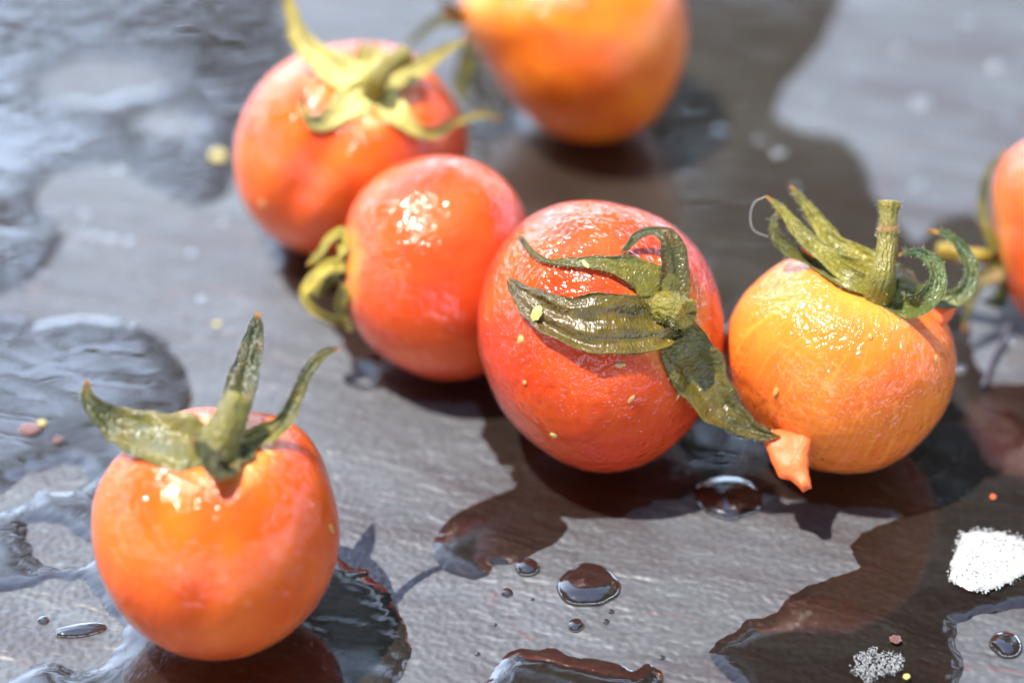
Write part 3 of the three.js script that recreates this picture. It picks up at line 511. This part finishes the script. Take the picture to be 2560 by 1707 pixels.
// ---------------------------------------------------------------- foam, pulp, seeds
const foamMat = new THREE.MeshPhysicalMaterial({ color: new THREE.Color().setRGB(0.25, 0.253, 0.257), roughness: 0.3 });
const thinFoam = foamMat.clone(); thinFoam.color.setRGB(0.2, 0.205, 0.21);
function foam(label, outer, n, mound) {
  const P = toGround(outer), m = P.length; let cx = 0, cz = 0; for (const [x, z] of P) { cx += x / m; cz += z / m; }
  const root = thing('foam', V(cx, 0, cz), label, 'foam'); root.userData.kind = 'stuff';
  const R0 = Math.max(...P.map(([x, z]) => Math.hypot(x - cx, z - cz))) + 1, list = [];
  while (list.length < n) {
    const a = rnd() * 6.283, q = R0 * Math.sqrt(rnd()), x = cx + q * Math.cos(a), z = cz + q * Math.sin(a), d = polyDistance(P, x, z) + 0.7 * noise(x * 0.7, z * 0.7, 3);
    if (d < -0.4 || rnd() > (d > 1.0 && mound ? 0.12 : 1) * smooth(-0.6, 0.5, d)) continue;
    const r = mix(0.04, mound ? 0.16 : 0.11, Math.pow(rnd(), 2.5)); list.push(new THREE.Matrix4().makeScale(r * MM, r * MM, r * MM).setPosition((x - cx) * MM, (0.4 + mound * smooth(-0.2, 2.4, d) + 0.3 * r) * MM, (z - cz) * MM));
  }
  const im = new THREE.InstancedMesh(new THREE.IcosahedronGeometry(1, 2), mound ? foamMat : thinFoam, n); list.forEach((q, i) => im.setMatrixAt(i, q)); im.name = 'bubble'; im.userData.kind = 'stuff'; im.castShadow = im.receiveShadow = true; root.add(im);
  if (!mound) return;
  const pos = [], idx = [], A = 72, B = 16, edge = (a) => { let lo = 0, hi = R0 + 2; for (let i = 0; i < 24; i++) { const q = (lo + hi) / 2; polyDistance(P, cx + q * Math.cos(a), cz + q * Math.sin(a)) > 0 ? lo = q : hi = q; } return lo; };
  for (let i = 0; i < A; i++) { const a = 6.2832 * i / A, L = edge(a) * (1 + 0.05 * noise(Math.cos(a) * 5, Math.sin(a) * 5, 2) * 2); for (let j = 0; j <= B; j++) { const f = j / B, x = cx + f * L * Math.cos(a), z = cz + f * L * Math.sin(a); pos.push(x, 0.3 + (mound + 0.1) * Math.sqrt(1 - f * f) + 0.07 * noise(x * 2.2, z * 2.2, 4) * (1 - f), z); } }
  for (let i = 0; i < A; i++) for (let j = 0; j < B; j++) { const a = i * (B + 1) + j, b = ((i + 1) % A) * (B + 1) + j; idx.push(a, b, a + 1, b, b + 1, a + 1); }
  const g = new THREE.BufferGeometry(); g.setAttribute('position', new THREE.Float32BufferAttribute(pos, 3)); g.setIndex(idx); g.computeVertexNormals();
  obj('froth', g, foamMat, root);
}
foam('bright white patch of fine foam floating on the puddle', [[2405, 1343], [2448, 1334], [2493, 1334], [2538, 1347], [2590, 1370], [2600, 1420], [2551, 1447], [2511, 1469], [2457, 1489], [2412, 1478], [2371, 1455], [2380, 1406]], 1300, 0.7);
foam('small thin patch of foam near the end of the puddle', [[2137, 1649], [2177, 1629], [2258, 1640], [2254, 1676], [2218, 1694], [2168, 1712], [2132, 1690]], 900, 0);

const pulpMat = new THREE.MeshPhysicalMaterial({ color: new THREE.Color().setRGB(0.56, 0.095, 0.022), roughness: 0.55, transmission: 0, ior: 1.4, bumpMap: filmBump, bumpScale: 0.0001 });
const pinkPulp = new THREE.MeshPhysicalMaterial({ color: new THREE.Color().setRGB(0.16, 0.07, 0.06), roughness: 0.3, bumpMap: filmBump, bumpScale: 0.0003 });
function lump(c, ax, ay, az, sd, rough = 0.35) {                          // an uneven lump; ax, ay, az are its half-axes as vectors
  const g = new THREE.SphereGeometry(1, 36, 24), p = g.attributes.position;
  for (let i = 0; i < p.count; i++) { const v = V().fromBufferAttribute(p, i), k = 1 + rough * fbm(v.x * 1.8 + sd, v.y * 1.8, v.z * 1.8, 3) * 1.6; const w = c.clone().addScaledVector(ax, v.x * k).addScaledVector(ay, v.y * k).addScaledVector(az, v.z * k); p.setXYZ(i, w.x, w.y, w.z); }
  g.computeVertexNormals(); return g;
}
function shard(T, outline, z0, z1, thick, sd) {                           // a torn flap with the traced outline, thick and uneven
  const n = outline.length, rings = 7, pos = [], idx = []; let mx = 0, my = 0; outline.forEach(([x, y]) => { mx += x / n; my += y / n; });
  const pts = []; for (let i = 0; i < n; i++) { const [ax, ay] = outline[i], [bx, by] = outline[(i + 1) % n]; for (let q = 0; q < 4; q++) pts.push([mix(ax, bx, q / 4), mix(ay, by, q / 4)]); }
  const m = pts.length, ymin = Math.min(...outline.map((p) => p[1])), ymax = Math.max(...outline.map((p) => p[1]));
  for (const face of [1, -1]) for (let r = 0; r <= rings; r++) for (let i = 0; i < m; i++) {
    const f = r / rings, x = mix(mx, pts[i][0], f), y = mix(my, pts[i][1], f), zc = mix(z0, z1, (y - ymin) / (ymax - ymin));
    const v = T.off(x + 3 * noise(x * 0.2, y * 0.2, sd), y + 3 * noise(x * 0.2, y * 0.2, sd + 5), zc + face * thick * (0.25 + 0.75 * Math.sqrt(1 - f * f)) * (r === rings ? 0.15 : 1) + 6 * noise(x * 0.03, y * 0.03, sd) + 2 * noise(x * 0.09, y * 0.09, sd));
    v.y = Math.max(v.y, 0.15); pos.push(v.x, v.y, v.z);
  }
  const half = (rings + 1) * m;
  for (let s = 0; s < 2; s++) for (let r = 0; r < rings; r++) for (let i = 0; i < m; i++) { const a = s * half + r * m + i, b = s * half + r * m + (i + 1) % m, c = a + m, d = b + m; s ? idx.push(a, c, b, b, c, d) : idx.push(a, b, c, b, d, c); }
  for (let i = 0; i < m; i++) { const a = rings * m + i, b = rings * m + (i + 1) % m; idx.push(a, b, a + half, b, b + half, a + half); }
  const g = new THREE.BufferGeometry(); g.setAttribute('position', new THREE.Float32BufferAttribute(pos, 3)); g.setAttribute('uv', new THREE.Float32BufferAttribute(pos.flatMap((_, i) => (i % 3 ? [] : [pos[i] / 60, pos[i + 1] / 30])), 2)); g.setIndex(idx); g.computeVertexNormals();
  return g;
}
obj('torn_flesh', shard(T3, [[1905, 1080], [1950, 1070], [2000, 1072], [2024, 1052], [2034, 1090], [2027, 1130], [2025, 1165], [2032, 1212], [2012, 1220], [1988, 1196], [1954, 1184], [1934, 1145]], 165, 222, 22, 1.7), pulpMat, T3.group).userData.label = 'ragged orange-red flap of torn flesh at the foot of the tomato';
obj('torn_flesh', shard(T3, [[2310, 790], [2330, 755], [2370, 745], [2388, 765], [2372, 800], [2345, 825], [2320, 815]], 95, 85, 20, 4.1), pulpMat, T3.group);
obj('torn_flesh', shard(T3, [[2005, 630], [2020, 602], [2050, 612], [2075, 640], [2040, 650]], 150, 150, 12, 6.1), pulpMat, T3.group);
{ // loose bits of pulp and skin
  const bit = (px, py, w, h, label, mat, sd, name = 'pulp', cat = 'pulp') => { const c = ground(px, py, 0.5), k = (CAM.y / -ray(px, py).y) / FPX; return tag(obj(name, lump(c, V(w * k, 0, 0), V(0, 0.5 * Math.min(w, h) * k, 0), V(0, 0, h * k * 1.4), sd, 0.28), mat, null, V(c.x, 0, c.z)), label, cat); };
  bit(75, 1072, 28, 16, 'pinkish clump of pulp in the sky-blue puddle', pinkPulp, 2.1);
  bit(143, 1100, 12, 10, 'small pink crumb of pulp ringed by ripples in the sky-blue puddle', pinkPulp, 5.3);
  bit(2240, 1598, 15, 10, 'reddish speck of pulp just above the small foam patch', pinkPulp, 8.1);
  bit(2484, 1242, 7, 6, 'red and green crumb floating beside the orange veined tomato', pulpMat, 3.3);
  const cv = new THREE.CatmullRomCurve3([ground(2530, 815, 1.6), ground(2510, 850, 1.4), ground(2486, 894, 0.8), ground(2461, 968, 0.3)]);
  tag(obj('skin_sliver', new THREE.TubeGeometry(cv, 30, 0.36, 8), new THREE.MeshPhysicalMaterial({ color: new THREE.Color().setRGB(0.025, 0.015, 0.02), roughness: 0.35 }), null, cv.getPoint(1)), 'thin dark purple sliver leaning on the slate beside the yellow-stemmed tomato', 'sliver');
  const fib = new THREE.CatmullRomCurve3([[1919, 500, 165], [1893, 512, 150], [1882, 545, 140], [1890, 580, 130], [1925, 596, 120]].map((c) => T3.off(...c)));
  obj('fibre', new THREE.TubeGeometry(fib, 40, 0.028, 6), new THREE.MeshPhysicalMaterial({ color: new THREE.Color().setRGB(0.5, 0.5, 0.46), roughness: 0.5 }), T3.group);
}
const tanSeed = new THREE.MeshPhysicalMaterial({ color: new THREE.Color().setRGB(0.40, 0.21, 0.05), roughness: 0.35 });
function seedOn(p, nrm, w, h, turn, label, group) {
  w *= 0.85; h *= 0.85;
  const a = V(0.3, 1, 0.2).cross(nrm).normalize().applyAxisAngle(nrm, turn), b = V().crossVectors(nrm, a);
  return tag(obj('tomato_seed', lump(p, a.clone().multiplyScalar(w / 2), nrm.clone().multiplyScalar(Math.min(w, h) * 0.22), b.clone().multiplyScalar(h / 2), w * 3 + h, 0.3), /tan|orange|fragment|sliver|slim|flank|low on/.test(label) ? tanSeed : seedMat, null, p), label, 'tomato seed', group);
}
const seedT = (T, px, py, w, h, turn, lift, label) => { const p = T.surf(px, py, lift * T.k), nrm = p.clone().sub(T.C).normalize(); return seedOn(p, nrm, w * T.k, h * T.k, turn, label); };
seedT(T2, 1349, 786, 32, 46, 0.3, 26, 'pale yellow-green seed stuck near the tip of the large brown sepal');
seedT(T2, 1466, 668, 30, 13, 0.2, 26, 'narrow pale seed on the thin upper sepal of the red tomato');
seedT(T2, 1548, 909, 30, 17, 0.3, 4, 'tan oval seed just under the large brown sepal');
seedT(T2, 1318, 953, 13, 15, 0.1, 3, 'tiny white seed fragment alone on bare red flesh');
seedT(T2, 1576, 991, 12, 28, -0.5, 3, 'slanted yellowish seed sliver low on the red tomato');
seedT(T2, 1400, 616, 12, 11, 0, 3, 'tiny yellow seed fragment between the two thin sepal tips of the red tomato');
seedT(T2, 1308, 848, 20, 26, 0.4, 2, 'orange seed breaking through the skin below the brown sepal tip');
seedT(T2, 1387, 1082, 22, 18, 0.4, 2, 'yellow seed near the foot of the red tomato');
seedT(T3, 1946, 977, 15, 32, 0.2, 3, 'bright yellow seed on the orange veined tomato beside the drooping sepal tip');
seedT(T3, 2173, 843, 14, 18, 0.2, 3, 'small cream seed below the curled sepal of the orange veined tomato');
seedT(T3, 2333, 896, 12, 24, -0.4, 3, 'slim cream seed below the rolled flap of the orange veined tomato');
seedT(T1, 823, 1322, 16, 34, 0, 3, 'yellow seed on the flank of the upright-stemmed tomato');
seedT(T1, 668, 1138, 26, 12, 0.3, 4, 'flat yellowish seed under the thin raised sepal of the upright-stemmed tomato');
seedT(T5, 660, 505, 22, 20, 0, 3, 'yellow seed low on the lobed tomato with the yellow calyx');
{
  const on = (px, py, w, h, label) => { const p = ground(px, py, 0.6), k = (CAM.y / -ray(px, py).y) / FPX; seedOn(p, V(0, 1, 0), w * k, h * k * 1.4, 0, label); };
  on(545, 388, 40, 34, 'pale yellow seed lying on wet slate beside the lobed tomato');
  on(542, 810, 18, 14, 'tiny yellow seed on dry slate behind the upright-stemmed tomato');
  on(104, 1056, 20, 18, 'yellow seed beside the pink clump of pulp in the puddle');
  on(2268, 1691, 22, 14, 'pale green-yellow seed beside the small foam patch');
}

// ---------------------------------------------------------------- the tree that the puddles mirror
{
  const G = -19.2, tree = thing('tree', V(2500, G, -8800), 'leafy garden tree beyond the slate, mirrored in the puddles', 'tree');
  const bark = new THREE.MeshStandardMaterial({ color: new THREE.Color().setRGB(0.09, 0.07, 0.05), roughness: 0.95 });
  const leafMat = new THREE.MeshPhysicalMaterial({ color: new THREE.Color().setRGB(0.045, 0.085, 0.018), roughness: 0.9, side: THREE.DoubleSide });
  const limbs = [], twigs = [], clumps = [];
  const tube = (pts, r0, r1, list) => { const c = new THREE.CatmullRomCurve3(pts), n = 14, g = new THREE.TubeGeometry(c, n, 1, 7), p = g.attributes.position; for (let i = 0; i <= n; i++) { const q = c.getPointAt(i / n), r = mix(r0, r1, i / n); for (let j = 0; j <= 7; j++) { const k = i * 8 + j; p.setXYZ(k, q.x + (p.getX(k) - q.x) * r, q.y + (p.getY(k) - q.y) * r, q.z + (p.getZ(k) - q.z) * r); } } g.computeVertexNormals(); list.push(g); return c; };
  tube([V(2500, G, -8800), V(2450, 1600, -8750), V(2550, 3600, -8650), V(2400, 6500, -8500), V(2350, 11200, -8500)], 240, 30, limbs);
  for (let i = 0; i < 46; i++) {
    const y = 1900 + 9000 * (i / 46), a = i * 2.4 + rnd(), L = (2900 + 900 * rnd()) * (1 - 0.45 * Math.pow((y - 1900) / 9000, 3)), s = V(2450, y, -8650), e = s.clone().add(V(Math.cos(a) * L, 500 + 700 * rnd(), Math.sin(a) * L * 0.75)), m = s.clone().lerp(e, 0.5).add(V(0, 250, 0));
    const c = tube([s, m, e], 60, 10, limbs);
    for (let q = 0; q < 13; q++) clumps.push([c.getPointAt(0.25 + 0.75 * rnd()).add(V((rnd() - 0.5) * 700, (rnd() - 0.3) * 700, (rnd() - 0.5) * 700)), 300 + 300 * rnd(), 330]);
  }
  const sprays = [];                                                     // thin boughs reaching out into the open sky
  for (let i = 0; i < 26; i++) {
    const s = V(500 + 500 * rnd(), 3700 + 4300 * (i / 26), -8200 + 600 * rnd()), e = V(-2700 + 2000 * rnd(), s.y + 200 + 700 * (rnd() - 0.4), s.z + 400 * (rnd() - 0.5)), c = tube([s, s.clone().lerp(e, 0.5).add(V(0, 500 * (rnd() - 0.4), 0)), e], 55, 14, twigs);
    for (let q = 0; q < 6; q++) { const b = c.getPointAt(0.2 + 0.75 * rnd()), t = b.clone().add(V(-380 * rnd(), 420 * (rnd() - 0.5), 250 * (rnd() - 0.5))); tube([b, b.clone().lerp(t, 0.5).add(V(0, 50, 0)), t], 12, 5, twigs); sprays.push([t, 150, 45], [b, 140, 25]); }
  }
  obj('trunk', mergeGeometries(limbs), bark, tree); obj('bough', mergeGeometries(twigs), bark, tree);
  const leaf = new THREE.BufferGeometry(); leaf.setAttribute('position', new THREE.Float32BufferAttribute([0, 0, 0, -0.27, 0.4, 0.06, 0, 0.45, -0.03, 0.27, 0.4, 0.06, 0, 1, 0], 3)); leaf.setIndex([0, 2, 1, 0, 3, 2, 1, 2, 4, 2, 3, 4]); leaf.computeVertexNormals();
  const all = [...clumps, ...sprays], total = all.reduce((s, c) => s + c[2], 0), im = new THREE.InstancedMesh(leaf, leafMat, total), m = new THREE.Matrix4(), q = new THREE.Quaternion(), E = new THREE.Euler(); let n = 0;
  for (const [c, r, k] of all) for (let i = 0; i < k; i++) { const d = V(rnd() - 0.5, rnd() - 0.5, rnd() - 0.5).normalize().multiplyScalar(r * Math.cbrt(rnd())), s = (50 + 45 * rnd()) * MM; d.y *= 0.7; q.setFromEuler(E.set(rnd() * 6.3, rnd() * 6.3, rnd() * 6.3)); m.compose(d.add(c).sub(tree.baseMM).multiplyScalar(MM), q, V(s, s, s)); im.setMatrixAt(n, m); const t = 0.7 + 0.6 * rnd(); im.setColorAt(n++, new THREE.Color().setRGB(t, t * (0.95 + 0.1 * rnd()), t)); }
  im.name = 'crown'; im.userData.kind = 'stuff'; im.castShadow = im.receiveShadow = true; tree.add(im);
  const other = thing('tree', V(0, G, 0), 'leafy garden tree at the foam side of the slate', 'tree', 'trees round the garden'), wood = [], bunches = [];
  tube([V(0, G, 0), V(80, 2500, 0), V(-60, 5000, 60), V(0, 9000, 0)], 230, 30, wood);
  for (let i = 0; i < 36; i++) { const y = 1300 + 7200 * (i / 36), a = i * 2.4 + rnd(), L = (2100 + 900 * rnd()) * (1 - 0.55 * Math.pow((y - 1300) / 7200, 2)), s = V(0, y, 0), e = s.clone().add(V(Math.cos(a) * L, 400 + 500 * rnd(), Math.sin(a) * L)), c = tube([s, s.clone().lerp(e, 0.5).add(V(0, 200, 0)), e], 50, 10, wood); for (let q = 0; q < 7; q++) bunches.push(c.getPointAt(0.2 + 0.8 * rnd()).add(V((rnd() - 0.5) * 700, (rnd() - 0.3) * 700, (rnd() - 0.5) * 700))); }
  obj('trunk', mergeGeometries(wood), bark, other);
  const far = new THREE.InstancedMesh(leaf, leafMat, bunches.length * 110); n = 0;
  for (const c of bunches) for (let i = 0; i < 110; i++) { const d = V(rnd() - 0.5, rnd() - 0.5, rnd() - 0.5).normalize().multiplyScalar(620 * Math.cbrt(rnd())), s = (95 + 70 * rnd()) * MM; q.setFromEuler(E.set(rnd() * 6.3, rnd() * 6.3, rnd() * 6.3)); m.compose(d.add(c).sub(other.baseMM).multiplyScalar(MM), q, V(s, s, s)); far.setMatrixAt(n++, m); }
  far.name = 'crown'; far.userData.kind = 'stuff'; far.castShadow = far.receiveShadow = true; other.add(far);
  const put = (o, deg, dist, turn, size) => { const a = deg * Math.PI / 180; o.position.set(dist * Math.sin(a), G * MM, -dist * Math.cos(a)); o.rotation.y = turn; o.scale.setScalar(size); };
  put(other, 68, 6.2, 0, 1);
  [[102, 6.4, 1.0, 'leafy garden tree at the end of the slate next to the foam'], [140, 6.0, 2.2, 'leafy garden tree behind the photographer, on the foam side'], [178, 6.6, 3.1, 'leafy garden tree straight behind the photographer'], [216, 6.2, 4.4, 'leafy garden tree behind the photographer, on the upright-stemmed tomato side'], [254, 6.6, 5.2, 'leafy garden tree on the side of the upright-stemmed tomato'], [292, 7.4, 0.7, 'leafy garden tree beyond the sky-blue puddles'], ...[52, 86, 121, 158, 197, 234, 272].map((d, i) => [d, 9.4, i * 1.3, `tall back-row tree between ${['the mirrored tree and the foam-side tree', 'the two trees beside the foam', 'the foam-end tree and the next one round', 'two photographer-side trees at the foam end', 'two photographer-side trees at the puddle end', 'the corner tree and the side tree', 'the side tree and the tree past the blue puddles'][i]}`, 1.4])].forEach(([deg, dist, turn, label, size = 1]) => { const t = other.clone(); t.name = numbered('tree'); t.userData = { ...other.userData, label }; scene.add(t); put(t, deg, dist, turn, size * (0.95 + 0.1 * rnd())); });
}
renderer.render(scene, camera);
